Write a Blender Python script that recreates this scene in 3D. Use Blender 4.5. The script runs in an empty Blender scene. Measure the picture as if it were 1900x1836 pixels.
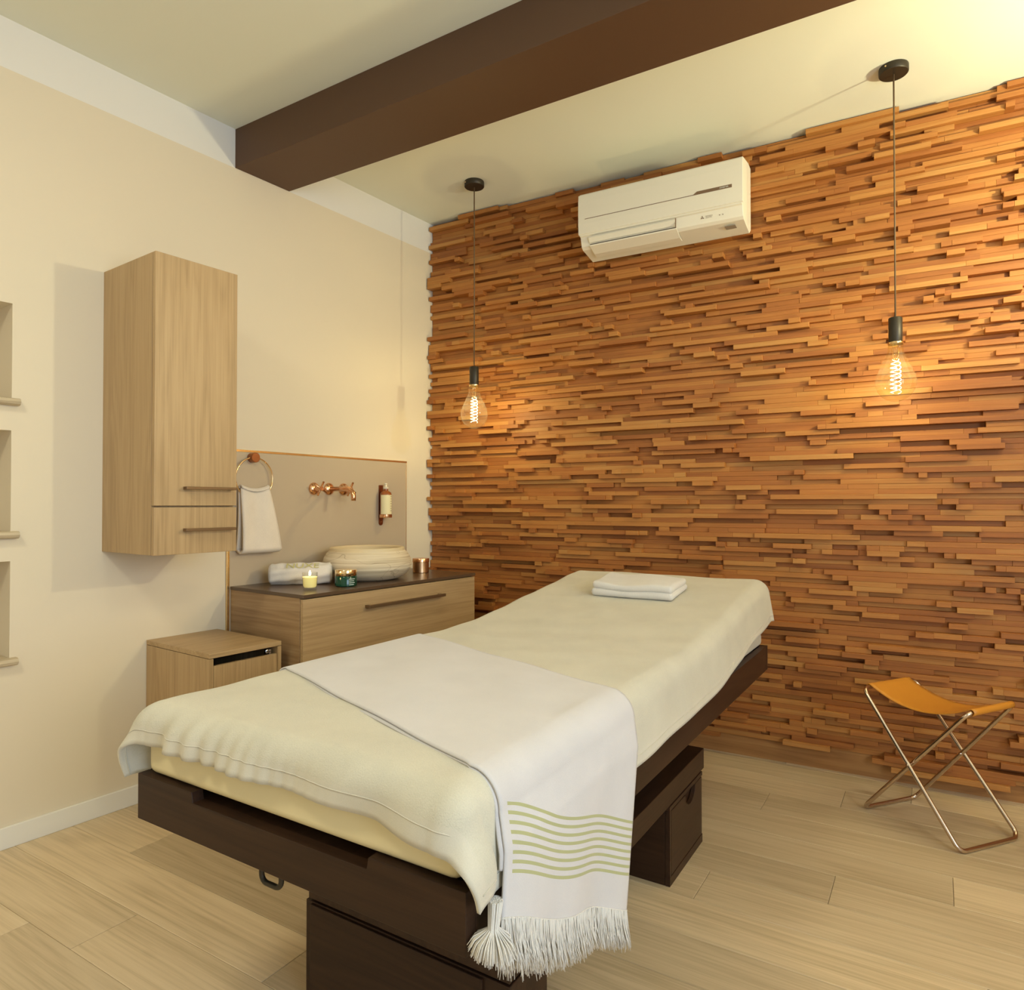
import bpy, bmesh, math, random
from mathutils import Vector, Matrix
random.seed(7)
scene = bpy.context.scene
COL = scene.collection
R = math.radians

# ------------------------------------------------------------------ camera
FPX, YAW, PITCH, CAMZ = 1275.8, R(35.63), R(0.745), 1.15
cd = bpy.data.cameras.new('camera')
cam = bpy.data.objects.new('camera', cd)
COL.objects.link(cam)
cd.sensor_fit = 'HORIZONTAL'; cd.sensor_width = 36.0
cd.lens = FPX / 1900.0 * 36.0
cd.clip_start = 0.02
cam.location = (0, 0, CAMZ)
cam.rotation_euler = (R(90) + PITCH, 0, YAW)
scene.camera = cam

# ------------------------------------------------------------------ world, lights, exposure
w = bpy.data.worlds.new('world'); scene.world = w; w.use_nodes = True
w.node_tree.nodes['Background'].inputs[0].default_value = (0.75, 0.85, 1.0, 1)
w.node_tree.nodes['Background'].inputs[1].default_value = 0.6

def light(name, kind, loc, energy, color, **k):
    d = bpy.data.lights.new(name, kind); d.energy = energy; d.color = color
    for a, v in k.items():
        if a != 'rot': setattr(d, a, v)
    o = bpy.data.objects.new(name, d); o.location = loc
    if 'rot' in k: o.rotation_euler = k['rot']
    COL.objects.link(o); return o
# room lamp just right of the frame (its place follows from the cabinet, beam and cord shadows)
light('room_lamp', 'POINT', (0.85, 2.58, 2.10), 84, (1.0, 0.94, 0.60), shadow_soft_size=0.05)    # the added light-blocking dish is built further down
# daylight through the window of the right-hand wall
light('window_daylight', 'AREA', (2.06, 0.15, 1.5), 54, (0.64, 0.81, 1.0), shape='RECTANGLE', size=1.5, size_y=1.6, rot=(0, R(90), 0))
# unseen fill lights added under the ceiling to brighten bed and floor
for x, y, e in ((-1.3, -0.4, 20), (0.55, 1.0, 10)):
    light('ceiling_fill', 'AREA', (x, y, 2.77), e, (1.0, 0.93, 0.70), shape='DISK', size=0.5)
vs = scene.view_settings
vs.view_transform = 'Standard'; vs.look = 'None'; vs.gamma = 1.0; vs.use_curve_mapping = False
vs.exposure = 0.20

# ------------------------------------------------------------------ pixel -> place
FW = Vector((-math.sin(YAW)*math.cos(PITCH), math.cos(YAW)*math.cos(PITCH), math.sin(PITCH)))
RT = Vector((math.cos(YAW), math.sin(YAW), 0)); UP = RT.cross(FW)
C0 = Vector((0, 0, CAMZ))
def on(px, py, n, d):
    n = Vector(n); r = FW + RT*((px-950)/FPX) - UP*((py-918)/FPX)
    return C0 + r*((d - n.dot(C0))/n.dot(r))
def onz(px, py, z): return on(px, py, (0, 0, 1), z)
def onx(px, py, x): return on(px, py, (1, 0, 0), x)
def proj(p):
    v = Vector(p)-C0; k = v.dot(FW)
    return (950+FPX*v.dot(RT)/k, 918-FPX*v.dot(UP)/k, k)

# ------------------------------------------------------------------ materials
MATS = {}
class N:
    def __init__(s, name):
        s.m = bpy.data.materials.new(name); s.m.use_nodes = True
        s.t = s.m.node_tree; s.b = s.t.nodes['Principled BSDF']; MATS[name] = s.m
    def n(s, typ, **k):
        nd = s.t.nodes.new(typ)
        for a, v in k.items():
            if a.startswith('i_'):
                key = a[2:]; key = int(key) if key.isdigit() else key.replace('_', ' ')
                nd.inputs[key].default_value = v
            else: setattr(nd, a, v)
        return nd
    def l(s, a, b): s.t.links.new(a, b)
    def ramp(s, fac, stops):
        r = s.n('ShaderNodeValToRGB'); s.l(fac, r.inputs[0]); e = r.color_ramp.elements
        while len(e) < len(stops): e.new(0.5)
        for el, (p, c) in zip(e, stops): el.position = p; el.color = (*c, 1)
        return r.outputs[0]
    def bump(s, h, strength=0.2, dist=0.002):
        b = s.n('ShaderNodeBump'); b.inputs['Strength'].default_value = strength; b.inputs['Distance'].default_value = dist
        s.l(h, b.inputs['Height']); s.l(b.outputs[0], s.b.inputs['Normal'])
    def set(s, **k):
        for a, v in k.items():
            s.b.inputs[a.replace('_', ' ')].default_value = v
        return s

def flat(name, col, rough=0.5, metal=0.0, bump=None, **k):
    m = N(name); m.set(Base_Color=(*col, 1), Roughness=rough, Metallic=metal, **k)
    if bump:
        tc = m.n('ShaderNodeTexCoord'); nz = m.n('ShaderNodeTexNoise', i_Scale=bump[0], i_Detail=3.0)
        m.l(tc.outputs['Object'], nz.inputs['Vector']); m.bump(nz.outputs[0], bump[1], bump[2])
    return m.m

def wood(name, axis, dark, mid, lite, scale=1.0, rough=0.45, knots=0.0, rnd=False, wavy=1.0, spec=0.5):
    """plank veneer with grain along the given axis of the object's own frame"""
    m = N(name)
    tc = m.n('ShaderNodeTexCoord'); co = tc.outputs['Object']
    if rnd:
        oi = m.n('ShaderNodeObjectInfo')
        mul = m.n('ShaderNodeMath', operation='MULTIPLY', i_1=37.0); m.l(oi.outputs['Random'], mul.inputs[0])
        ad = m.n('ShaderNodeVectorMath', operation='ADD'); m.l(co, ad.inputs[0])
        cb = m.n('ShaderNodeCombineXYZ'); [m.l(mul.outputs[0], cb.inputs[i]) for i in range(3)]
        m.l(cb.outputs[0], ad.inputs[1]); co = ad.outputs[0]
    sc = [9.0*scale]*3; sc[axis] = 0.7*scale
    mp = m.n('ShaderNodeMapping'); mp.inputs['Scale'].default_value = sc; m.l(co, mp.inputs['Vector'])
    big = m.n('ShaderNodeTexNoise', i_Scale=1.0, i_Detail=2.0, i_Distortion=0.6*wavy); m.l(mp.outputs[0], big.inputs['Vector'])
    # growth rings: bands of the stretched noise
    rg = m.n('ShaderNodeMath', operation='MULTIPLY', i_1=9.0); m.l(big.outputs[0], rg.inputs[0])
    fr = m.n('ShaderNodeMath', operation='PINGPONG', i_1=0.5); m.l(rg.outputs[0], fr.inputs[0])
    s2 = [150.0*scale]*3; s2[axis] = 3.0*scale
    mp2 = m.n('ShaderNodeMapping'); mp2.inputs['Scale'].default_value = s2; m.l(co, mp2.inputs['Vector'])
    fine = m.n('ShaderNodeTexNoise', i_Scale=1.0, i_Detail=4.0, i_Roughness=0.65); m.l(mp2.outputs[0], fine.inputs['Vector'])
    a = m.n('ShaderNodeMath', operation='MULTIPLY', i_1=0.45*wavy); m.l(fr.outputs[0], a.inputs[0])
    b = m.n('ShaderNodeMath', operation='MULTIPLY_ADD', i_1=0.62); m.l(fine.outputs[0], b.inputs[0]); m.l(a.outputs[0], b.inputs[2])
    c = m.n('ShaderNodeMath', operation='MULTIPLY_ADD', i_1=0.40); m.l(big.outputs[0], c.inputs[0]); m.l(b.outputs[0], c.inputs[2])
    f = m.n('ShaderNodeMath', operation='SUBTRACT', i_1=0.12); m.l(c.outputs[0], f.inputs[0])
    col = m.ramp(f.outputs[0], [(0.22, dark), (0.5, mid), (0.78, lite)])
    if knots:
        sk = [5.0]*3; sk[axis] = 1.6
        mk = m.n('ShaderNodeMapping'); mk.inputs['Scale'].default_value = sk; m.l(co, mk.inputs['Vector'])
        vo = m.n('ShaderNodeTexVoronoi', i_Scale=1.0); m.l(mk.outputs[0], vo.inputs['Vector'])
        kr = m.ramp(vo.outputs['Distance'], [(0.02, (0.45, 0.38, 0.32)), (0.12, (1, 1, 1))])
        mx = m.n('ShaderNodeMix', data_type='RGBA', blend_type='MULTIPLY'); mx.inputs[0].default_value = knots
        m.l(col, mx.inputs[6]); m.l(kr, mx.inputs[7]); col = mx.outputs[2]
    if rnd:
        hs = m.n('ShaderNodeHueSaturation'); m.l(col, hs.inputs['Color'])
        mr = m.n('ShaderNodeMapRange'); mr.inputs[3].default_value = 0.80; mr.inputs[4].default_value = 1.14
        m.l(oi.outputs['Random'], mr.inputs[0]); m.l(mr.outputs[0], hs.inputs['Value'])
        col = hs.outputs[0]
    m.l(col, m.b.inputs['Base Color'])
    m.set(Roughness=rough); m.b.inputs['Specular IOR Level'].default_value = spec
    m.bump(fine.outputs[0], 0.12, 0.001)
    return m.m

PAINT = flat('cream_wall_paint', (0.76, 0.665, 0.51), 0.85, bump=(60, 0.08, 0.002))
WHITE = flat('white_wall_paint', (0.80, 0.77, 0.72), 0.85, bump=(60, 0.06, 0.002))
CEIL = flat('white_ceiling_paint', (0.82, 0.835, 0.72), 0.9, bump=(40, 0.05, 0.002))
BEAM = flat('brown_beam_paint', (0.10, 0.048, 0.022), 0.55, bump=(25, 0.1, 0.002))
SKIRT = flat('white_skirting_paint', (0.82, 0.79, 0.72), 0.5)
FLOOR = wood('pale_oak_floor', 0, (0.46, 0.345, 0.195), (0.65, 0.505, 0.315), (0.73, 0.585, 0.38), 0.8, 0.40, knots=0.7, rnd=True, wavy=0.6)
GROUT = flat('floor_underlay', (0.10, 0.07, 0.045), 0.9)
OAKV = wood('oak_veneer_upright_grain', 2, (0.33, 0.21, 0.095), (0.47, 0.315, 0.158), (0.54, 0.375, 0.20), 1.0, 0.45, knots=0.25, wavy=0.5)
OAKH = wood('oak_veneer_level_grain', 1, (0.33, 0.21, 0.095), (0.47, 0.315, 0.158), (0.54, 0.375, 0.20), 1.0, 0.45, knots=0.25, wavy=0.5)
OAKX = wood('oak_veneer_cross_grain', 0, (0.25, 0.145, 0.065), (0.37, 0.23, 0.11), (0.46, 0.31, 0.165), 1.0, 0.45)
SILL = wood('travertine_sill', 1, (0.38, 0.29, 0.18), (0.56, 0.46, 0.31), (0.66, 0.56, 0.40), 2.0, 0.6)
DARKW = wood('wenge_stained_wood', 1, (0.020, 0.008, 0.004), (0.038, 0.0165, 0.008), (0.052, 0.024, 0.0115), 1.0, 0.45, spec=0.3)
DARKX = wood('wenge_stained_cross', 0, (0.018, 0.0075, 0.004), (0.034, 0.015, 0.0072), (0.046, 0.021, 0.010), 1.0, 0.45, spec=0.25)
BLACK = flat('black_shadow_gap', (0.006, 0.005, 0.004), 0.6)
BROWNTOP = flat('brown_stone_top', (0.105, 0.062, 0.034), 0.28)
TAUPE = flat('taupe_splashback_panel', (0.52, 0.42, 0.30), 0.4, bump=(400, 0.05, 0.0005))
BRASS = flat('brass_trim', (0.80, 0.57, 0.27), 0.25, 1.0)
COPPER = flat('copper_metal', (0.82, 0.47, 0.26), 0.22, 1.0)
DARKCOPPER = flat('dark_copper_metal', (0.36, 0.15, 0.07), 0.35, 1.0)
GOLD = flat('pale_gold_metal', (0.90, 0.68, 0.38), 0.16, 1.0)
BRONZE = flat('bronze_handle', (0.20, 0.125, 0.065), 0.4, 0.6)
STEEL = flat('nickel_tube', (0.62, 0.50, 0.40), 0.18, 1.0)
HINGE = flat('hinge_steel', (0.5, 0.5, 0.52), 0.25, 1.0)
LAMPBLK = flat('lamp_black_metal', (0.045, 0.036, 0.024), 0.45, 0.4)
CORD = flat('lamp_cord', (0.16, 0.10, 0.05), 0.7)
PLASTIC = flat('ac_white_plastic', (0.85, 0.80, 0.68), 0.4)
ACDARK = flat('ac_brown_print', (0.20, 0.12, 0.07), 0.5)
ACSHADE = flat('ac_air_slot', (0.10, 0.08, 0.06), 0.6)
ACGREY = flat('ac_grey_print', (0.35, 0.30, 0.24), 0.6)
LEATHER = flat('orange_leather', (0.60, 0.24, 0.025), 0.42, bump=(350, 0.12, 0.0006))
STITCH = flat('brown_stitch', (0.30, 0.11, 0.02), 0.7)
MATTR = flat('cream_vinyl_mattress', (0.76, 0.66, 0.40), 0.5)
WAX = flat('candle_wax', (0.85, 0.78, 0.36), 0.6)
WAX.node_tree.nodes['Principled BSDF'].inputs['Emission Color'].default_value = (1.0, 0.75, 0.25, 1)
WAX.node_tree.nodes['Principled BSDF'].inputs['Emission Strength'].default_value = 0.35
GREENGL = flat('green_glass_jar', (0.002, 0.050, 0.028), 0.12)
PRINT = flat('white_print', (0.75, 0.80, 0.75), 0.6)
OLIVEPR = flat('olive_embroidery', (0.50, 0.47, 0.20), 0.8)
LABEL = flat('cream_paper_label', (0.82, 0.74, 0.46), 0.7)
LABELMK = flat('label_marks', (0.42, 0.32, 0.18), 0.7)
AMBER = flat('amber_bottle', (0.30, 0.085, 0.02), 0.1)
CLEARPL = flat('clear_pump_plastic', (0.80, 0.72, 0.55), 0.2)

def glass(name, tint, mixmax=0.85, add=0.05, haze=0.0):
    m = N(name); t = m.t
    tr = m.n('ShaderNodeBsdfTransparent'); tr.inputs[0].default_value = (*tint, 1)
    gl = m.n('ShaderNodeBsdfGlossy'); gl.inputs['Roughness'].default_value = 0.04
    fr = m.n('ShaderNodeLayerWeight', i_Blend=0.35)
    mr = m.n('ShaderNodeMapRange'); mr.inputs[3].default_value = add; mr.inputs[4].default_value = mixmax
    pw = m.n('ShaderNodeMath', operation='POWER', i_1=2.2)
    m.l(fr.outputs['Facing'], pw.inputs[0]); m.l(pw.outputs[0], mr.inputs[0])
    mx = m.n('ShaderNodeMixShader'); m.l(mr.outputs[0], mx.inputs[0]); m.l(tr.outputs[0], mx.inputs[1]); m.l(gl.outputs[0], mx.inputs[2])
    if haze:
        tl = m.n('ShaderNodeBsdfTranslucent'); tl.inputs[0].default_value = (*tint, 1)
        m2_ = m.n('ShaderNodeMixShader'); m2_.inputs[0].default_value = haze; m.l(mx.outputs[0], m2_.inputs[1]); m.l(tl.outputs[0], m2_.inputs[2]); mx = m2_
    m.l(mx.outputs[0], t.nodes['Material Output'].inputs[0]); return m.m
BULBGL = glass('amber_bulb_glass', (0.96, 0.91, 0.66), 0.50, 0.03, 0.010)
CLEARGL = glass('clear_candle_glass', (0.97, 0.97, 0.94), 0.5, 0.05)

def emit(name, col, s):
    m = N(name); m.set(Base_Color=(*col, 1)); m.b.inputs['Emission Color'].default_value = (*col, 1); m.b.inputs['Emission Strength'].default_value = s
    return m.m
FILAM = emit('glowing_filament', (1.0, 0.93, 0.80), 2.4)
FLAME = emit('candle_flame', (1.0, 0.85, 0.55), 12.0)

def cloth(name, col, scale=350, strength=0.35, var=0.08, dist=0.0015):
    m = N(name); tc = m.n('ShaderNodeTexCoord')
    nz = m.n('ShaderNodeTexNoise', i_Scale=float(scale), i_Detail=3.0, i_Roughness=0.7); m.l(tc.outputs['Object'], nz.inputs['Vector'])
    n2 = m.n('ShaderNodeTexNoise', i_Scale=9.0, i_Detail=3.0); m.l(tc.outputs['Object'], n2.inputs['Vector'])
    ad = m.n('ShaderNodeMath', operation='ADD'); m.l(nz.outputs[0], ad.inputs[0]); m.l(n2.outputs[0], ad.inputs[1])
    lo = tuple(c*(1-var*2) for c in col); hi = tuple(min(1, c*(1+var)) for c in col)
    m.l(m.ramp(ad.outputs[0], [(0.6, lo), (1.0, col)] if False else [(0.35, lo), (0.65, hi)]), m.b.inputs['Base Color'])
    hf = m.n('ShaderNodeMath', operation='MULTIPLY', i_1=0.5); m.l(ad.outputs[0], hf.inputs[0])
    for l in list(m.t.links):
        if l.from_node == ad and l.to_node.type == 'VALTORGB':
            sk = l.to_socket; m.t.links.remove(l); m.l(hf.outputs[0], sk)
    m.set(Roughness=0.95); m.b.inputs['Sheen Weight'].default_value = 0.25; m.b.inputs['Specular IOR Level'].default_value = 0.15
    m.bump(nz.outputs[0], strength, dist)
    return m
TERRY = cloth('cream_terry_blanket', (0.60, 0.56, 0.445), 420, 0.6, 0.045, 0.002).m
HEM = cloth('cream_woven_hem', (0.61, 0.565, 0.455), 700, 0.2, 0.05).m
TOWELW = cloth('white_terry_towel', (0.70, 0.67, 0.63), 380, 0.6, 0.05, 0.002).m
TOWELP = cloth('blush_white_towel', (0.82, 0.74, 0.64), 380, 0.6, 0.05, 0.002).m
FRINGE = cloth('white_fringe_yarn', (0.70, 0.665, 0.61), 300, 0.1, 0.03).m
# striped throw: olive stripes woven at fixed distances from the hem (v of the cloth's own map)
_t = cloth('white_striped_throw', (0.60, 0.575, 0.57), 600, 0.25, 0.03)
uv = _t.n('ShaderNodeUVMap'); sx = _t.n('ShaderNodeSeparateXYZ'); _t.l(uv.outputs[0], sx.inputs[0])
fl = _t.n('ShaderNodeMath', operation='SUBTRACT', i_1=0.062); _t.l(sx.outputs['Y'], fl.inputs[0])
dv = _t.n('ShaderNodeMath', operation='DIVIDE', i_1=0.0130); _t.l(fl.outputs[0], dv.inputs[0])
fm = _t.n('ShaderNodeMath', operation='FRACT'); _t.l(dv.outputs[0], fm.inputs[0])
lt = _t.n('ShaderNodeMath', operation='LESS_THAN', i_1=0.40); _t.l(fm.outputs[0], lt.inputs[0])
g1 = _t.n('ShaderNodeMath', operation='GREATER_THAN', i_1=0.0); _t.l(dv.outputs[0], g1.inputs[0])
g2 = _t.n('ShaderNodeMath', operation='LESS_THAN', i_1=8.0); _t.l(dv.outputs[0], g2.inputs[0])
m1 = _t.n('ShaderNodeMath', operation='MULTIPLY'); _t.l(lt.outputs[0], m1.inputs[0]); _t.l(g1.outputs[0], m1.inputs[1])
m2 = _t.n('ShaderNodeMath', operation='MULTIPLY'); _t.l(m1.outputs[0], m2.inputs[0]); _t.l(g2.outputs[0], m2.inputs[1])
ub = _t.n('ShaderNodeMath', operation='GREATER_THAN', i_1=0.035); _t.l(sx.outputs['X'], ub.inputs[0])
m3 = _t.n('ShaderNodeMath', operation='MULTIPLY'); _t.l(m2.outputs[0], m3.inputs[0]); _t.l(ub.outputs[0], m3.inputs[1])
mx = _t.n('ShaderNodeMix', data_type='RGBA'); _t.l(m3.outputs[0], mx.inputs[0])
_src = _t.b.inputs['Base Color'].links[0].from_socket
_t.l(_src, mx.inputs[6]); mx.inputs[7].default_value = (0.40, 0.40, 0.20, 1); _t.l(mx.outputs[2], _t.b.inputs['Base Color'])
THROW = _t.m
# stone basin: ribbed sandstone with a few thin dark veins
_s = N('pale_sandstone'); tc = _s.n('ShaderNodeTexCoord')
mp = _s.n('ShaderNodeMapping'); mp.inputs['Scale'].default_value = (3, 3, 150); mp.inputs['Rotation'].default_value = (0, 0, 0); _s.l(tc.outputs['Object'], mp.inputs['Vector'])
nz = _s.n('ShaderNodeTexNoise', i_Scale=1.0, i_Detail=3.0); _s.l(mp.outputs[0], nz.inputs['Vector'])
mpv = _s.n('ShaderNodeMapping'); mpv.inputs['Rotation'].default_value = (0.5, 0.9, 0.3); mpv.inputs['Scale'].default_value = (2, 5, 9); _s.l(tc.outputs['Object'], mpv.inputs['Vector'])
nv = _s.n('ShaderNodeTexNoise', i_Scale=1.6, i_Detail=2.0, i_Distortion=0.4); _s.l(mpv.outputs[0], nv.inputs['Vector'])
vein = _s.ramp(nv.outputs[0], [(0.490, (1, 1, 1)), (0.5, (0.45, 0.38, 0.30)), (0.512, (1, 1, 1))])
base = _s.ramp(nz.outputs[0], [(0.3, (0.56, 0.45, 0.30)), (0.5, (0.70, 0.59, 0.42)), (0.7, (0.76, 0.66, 0.50))])
mxs = _s.n('ShaderNodeMix', data_type='RGBA', blend_type='MULTIPLY'); mxs.inputs[0].default_value = 0.6
_s.l(base, mxs.inputs[6]); _s.l(vein, mxs.inputs[7]); _s.l(mxs.outputs[2], _s.b.inputs['Base Color']); _s.set(Roughness=0.8)
_s.bump(nz.outputs[0], 0.5, 0.004)
STONE = _s.m; STONEIN = flat('smooth_sandstone', (0.70, 0.57, 0.36), 0.5)
# teak blocks: tint and texture offset are stored on the faces of each block
_b = N('teak_block'); at = _b.n('ShaderNodeAttribute', attribute_name='tint'); tc = _b.n('ShaderNodeTexCoord')
ofm = _b.n('ShaderNodeMath', operation='MULTIPLY', i_1=53.0); _b.l(at.outputs['Fac'], ofm.inputs[0])
cb = _b.n('ShaderNodeCombineXYZ'); [_b.l(ofm.outputs[0], cb.inputs[i]) for i in range(3)]
adv = _b.n('ShaderNodeVectorMath', operation='ADD'); _b.l(tc.outputs['Object'], adv.inputs[0]); _b.l(cb.outputs[0], adv.inputs[1])
mp = _b.n('ShaderNodeMapping'); mp.inputs['Scale'].default_value = (4, 90, 130); _b.l(adv.outputs[0], mp.inputs['Vector'])
nz = _b.n('ShaderNodeTexNoise', i_Scale=1.0, i_Detail=3.0, i_Distortion=0.5); _b.l(mp.outputs[0], nz.inputs['Vector'])
wm = _b.n('ShaderNodeMath', operation='MULTIPLY_ADD', i_1=0.52); _b.l(nz.outputs[0], wm.inputs[0])
tm = _b.n('ShaderNodeMath', operation='MULTIPLY', i_1=0.46); _b.l(at.outputs['Fac'], tm.inputs[0]); _b.l(tm.outputs[0], wm.inputs[2])
_b.l(_b.ramp(wm.outputs[0], [(0.10, (0.25, 0.078, 0.016)), (0.40, (0.38, 0.133, 0.027)), (0.62, (0.46, 0.188, 0.041)), (0.85, (0.51, 0.26, 0.075))]), _b.b.inputs['Base Color'])
_b.set(Roughness=0.52); _b.bump(nz.outputs[0], 0.10, 0.001)
TEAK = _b.m
TEAKBD = wood('teak_board', 0, (0.28, 0.125, 0.040), (0.40, 0.19, 0.062), (0.47, 0.25, 0.085), 1.0, 0.4)

# ------------------------------------------------------------------ mesh helpers
def tag(o, label=None, cat=None, group=None, kind=None):
    for k, v in (('label', label), ('category', cat), ('group', group), ('kind', kind)):
        if v: o[k] = v
    return o
def thing(name, loc, label, cat, rz=0.0, group=None):
    o = bpy.data.objects.new(name, None); o.location = loc; o.rotation_euler = (0, 0, rz); o.empty_display_size = 0.1
    COL.objects.link(o); return tag(o, label, cat, group)
def put(name, me, mats, parent=None, loc=None, rot=None, smooth=False):
    o = bpy.data.objects.new(name, me); COL.objects.link(o)
    for m in (mats if isinstance(mats, (list, tuple)) else [mats]): me.materials.append(m)
    if parent: o.parent = parent
    if loc is not None: o.location = loc
    if rot is not None: o.rotation_euler = rot
    if smooth:
        for p in me.polygons: p.use_smooth = True
    return o
def mesh(name, vs, fs):
    me = bpy.data.meshes.new(name); me.from_pydata([tuple(v) for v in vs], [], fs); me.update(); return me
def bmend(bm, name):
    bmesh.ops.recalc_face_normals(bm, faces=bm.faces)
    me = bpy.data.meshes.new(name); bm.to_mesh(me); bm.free(); return me
def boxm(name, lo, hi, bev=0.0, seg=2):
    bm = bmesh.new(); bmesh.ops.create_cube(bm, size=1.0)
    for v in bm.verts: v.co = Vector([(lo[i]+hi[i])/2 + v.co[i]*(hi[i]-lo[i]) for i in range(3)])
    if bev: bmesh.ops.bevel(bm, geom=bm.edges[:], offset=bev, segments=seg, affect='EDGES', profile=0.5)
    return bmend(bm, name)
def box(name, lo, hi, mat, parent=None, bev=0.0, seg=2, smooth=False):
    return put(name, boxm(name, lo, hi, bev, seg), mat, parent, smooth=smooth)
def prism(name, pts, axis, a, b, mat, parent=None, bev=0.0):
    """outline (2-D, in the two other axes in order) extruded along axis from a to b"""
    bm = bmesh.new(); k = [i for i in range(3) if i != axis]
    def mk(p, t):
        c = [0, 0, 0]; c[k[0]], c[k[1]] = p; c[axis] = t; return bm.verts.new(c)
    A = [mk(p, a) for p in pts]; B = [mk(p, b) for p in pts]
    bm.faces.new(A); bm.faces.new(B[::-1]); n = len(pts)
    for i in range(n): bm.faces.new((A[i], B[i], B[(i+1) % n], A[(i+1) % n]))
    bmesh.ops.recalc_face_normals(bm, faces=bm.faces)
    if bev: bmesh.ops.bevel(bm, geom=bm.edges[:], offset=bev, segments=2, affect='EDGES', profile=0.5)
    return put(name, bmend(bm, name), mat, parent)
def lathe(name, prof, seg, mat, parent=None, loc=None, rot=None, smooth=True):
    vs, fs = [], []; n = len(prof)
    for i in range(seg):
        a = 2*math.pi*i/seg
        for r, z in prof: vs.append((r*math.cos(a), r*math.sin(a), z))
    for i in range(seg):
        j = (i+1) % seg
        for k in range(n-1): fs.append((i*n+k, j*n+k, j*n+k+1, i*n+k+1))
    bm = bmesh.new(); bv = [bm.verts.new(v) for v in vs]
    for f in fs:
        try: bm.faces.new([bv[i] for i in f])
        except ValueError: pass
    bmesh.ops.remove_doubles(bm, verts=bm.verts, dist=1e-6)
    o = put(name, bmend(bm, name), mat, parent, loc, rot, smooth)
    if smooth:
        try: o.data.set_sharp_from_angle(angle=R(40))
        except Exception: pass
    return o
def tubem(name, pts, rad, seg=8, closed=False, caps=True):
    pts = [Vector(p) for p in pts]; n = len(pts); vs, fs = [], []
    rads = rad if isinstance(rad, (list, tuple)) else [rad]*n
    def tan(i):
        a = pts[(i-1) % n] if (closed or i > 0) else pts[i]; b = pts[(i+1) % n] if (closed or i < n-1) else pts[i]
        return (b-a).normalized()
    t0 = tan(0); nrm = t0.orthogonal().normalized()
    for i in range(n):
        t = tan(i); nrm = (nrm - t*nrm.dot(t)).normalized(); bi = t.cross(nrm)
        for k in range(seg):
            a = 2*math.pi*k/seg; vs.append(pts[i] + (nrm*math.cos(a)+bi*math.sin(a))*rads[i])
    m = n if closed else n-1
    for i in range(m):
        j = (i+1) % n; sh = 0
        if closed and j == 0:   # find the twist of the last ring
            sh = min(range(seg), key=lambda q: (vs[q]-vs[i*seg]).length)
        for k in range(seg):
            fs.append((i*seg+k, i*seg+(k+1) % seg, j*seg+(k+1+sh) % seg, j*seg+(k+sh) % seg))
    if caps and not closed: fs.append(tuple(range(seg-1, -1, -1))); fs.append(tuple((n-1)*seg+k for k in range(seg)))
    return mesh(name, vs, fs)
def tube(name, pts, rad, mat, parent=None, seg=8, closed=False):
    return put(name, tubem(name, pts, rad, seg, closed), mat, parent, smooth=True)
def roundpath(pts, r, closed=False, seg=6):
    pts = [Vector(p) for p in pts]; out = []; n = len(pts)
    for i, p in enumerate(pts):
        if not closed and i in (0, n-1): out.append(p); continue
        a = (pts[(i-1) % n]-p).normalized(); b = (pts[(i+1) % n]-p).normalized()
        ang = a.angle(b); d = r/math.tan(ang/2)
        p0 = p+a*d; p2 = p+b*d; c = p+(a+b).normalized()*(r/math.sin(ang/2))
        for k in range(seg+1):
            u = k/seg; q = p0.lerp(p2, u); out.append(c+(q-c).normalized()*r)
    return out
def grid(name, fn, nu, nv, mat, parent=None, thick=0.0, uvfn=None, smooth=True, matfn=None):
    vs = [fn(i/nu, j/nv) for j in range(nv+1) for i in range(nu+1)]
    fs = [(j*(nu+1)+i, j*(nu+1)+i+1, (j+1)*(nu+1)+i+1, (j+1)*(nu+1)+i) for j in range(nv) for i in range(nu)]
    me = mesh(name, vs, fs)
    if uvfn:
        ul = me.uv_layers.new(name='UVMap')
        for lp in me.loops:
            k = lp.vertex_index; ul.data[lp.index].uv = uvfn((k % (nu+1))/nu, (k//(nu+1))/nv)
    o = put(name, me, mat, parent, smooth=smooth)
    if matfn:
        for p in me.polygons: p.material_index = matfn((p.index % nu)/nu, (p.index//nu)/nv)
    if thick:
        s = o.modifiers.new('thickness', 'SOLIDIFY'); s.thickness = thick; s.offset = 1.0
    return o
def text(name, body, size, mat, parent, M, extr=0.0004):
    cu = bpy.data.curves.new(name, 'FONT'); cu.body = body; cu.size = size; cu.extrude = extr; cu.align_x = 'CENTER'; cu.align_y = 'CENTER'
    cu.resolution_u = 3
    t = bpy.data.objects.new(name, cu); COL.objects.link(t); bpy.context.view_layer.update()
    me = bpy.data.meshes.new_from_object(t.evaluated_get(bpy.context.evaluated_depsgraph_get()))
    bpy.data.objects.remove(t); me.transform(M); me.name = name
    me.materials.clear()
    return put(name, me, mat, parent)
def hsh(*a):
    return random.Random(hash(tuple(round(x, 4) for x in a))).random()

# ------------------------------------------------------------------ the room
XA, H = -2.7247, 2.789
WA = R(6.2); WO = Vector((-0.55, 3.248, 0))                 # feature wall: a point of its back plane and its heading
WD = Vector((math.cos(WA), math.sin(WA), 0)); WN = Vector((math.sin(WA), -math.cos(WA), 0))   # along, out of the wall
def wy(x): return WO.y + (x-WO.x)*math.tan(WA)
XR, YB = 2.10, -2.60
CY = wy(XA)                                                 # far corner on the left wall

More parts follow.
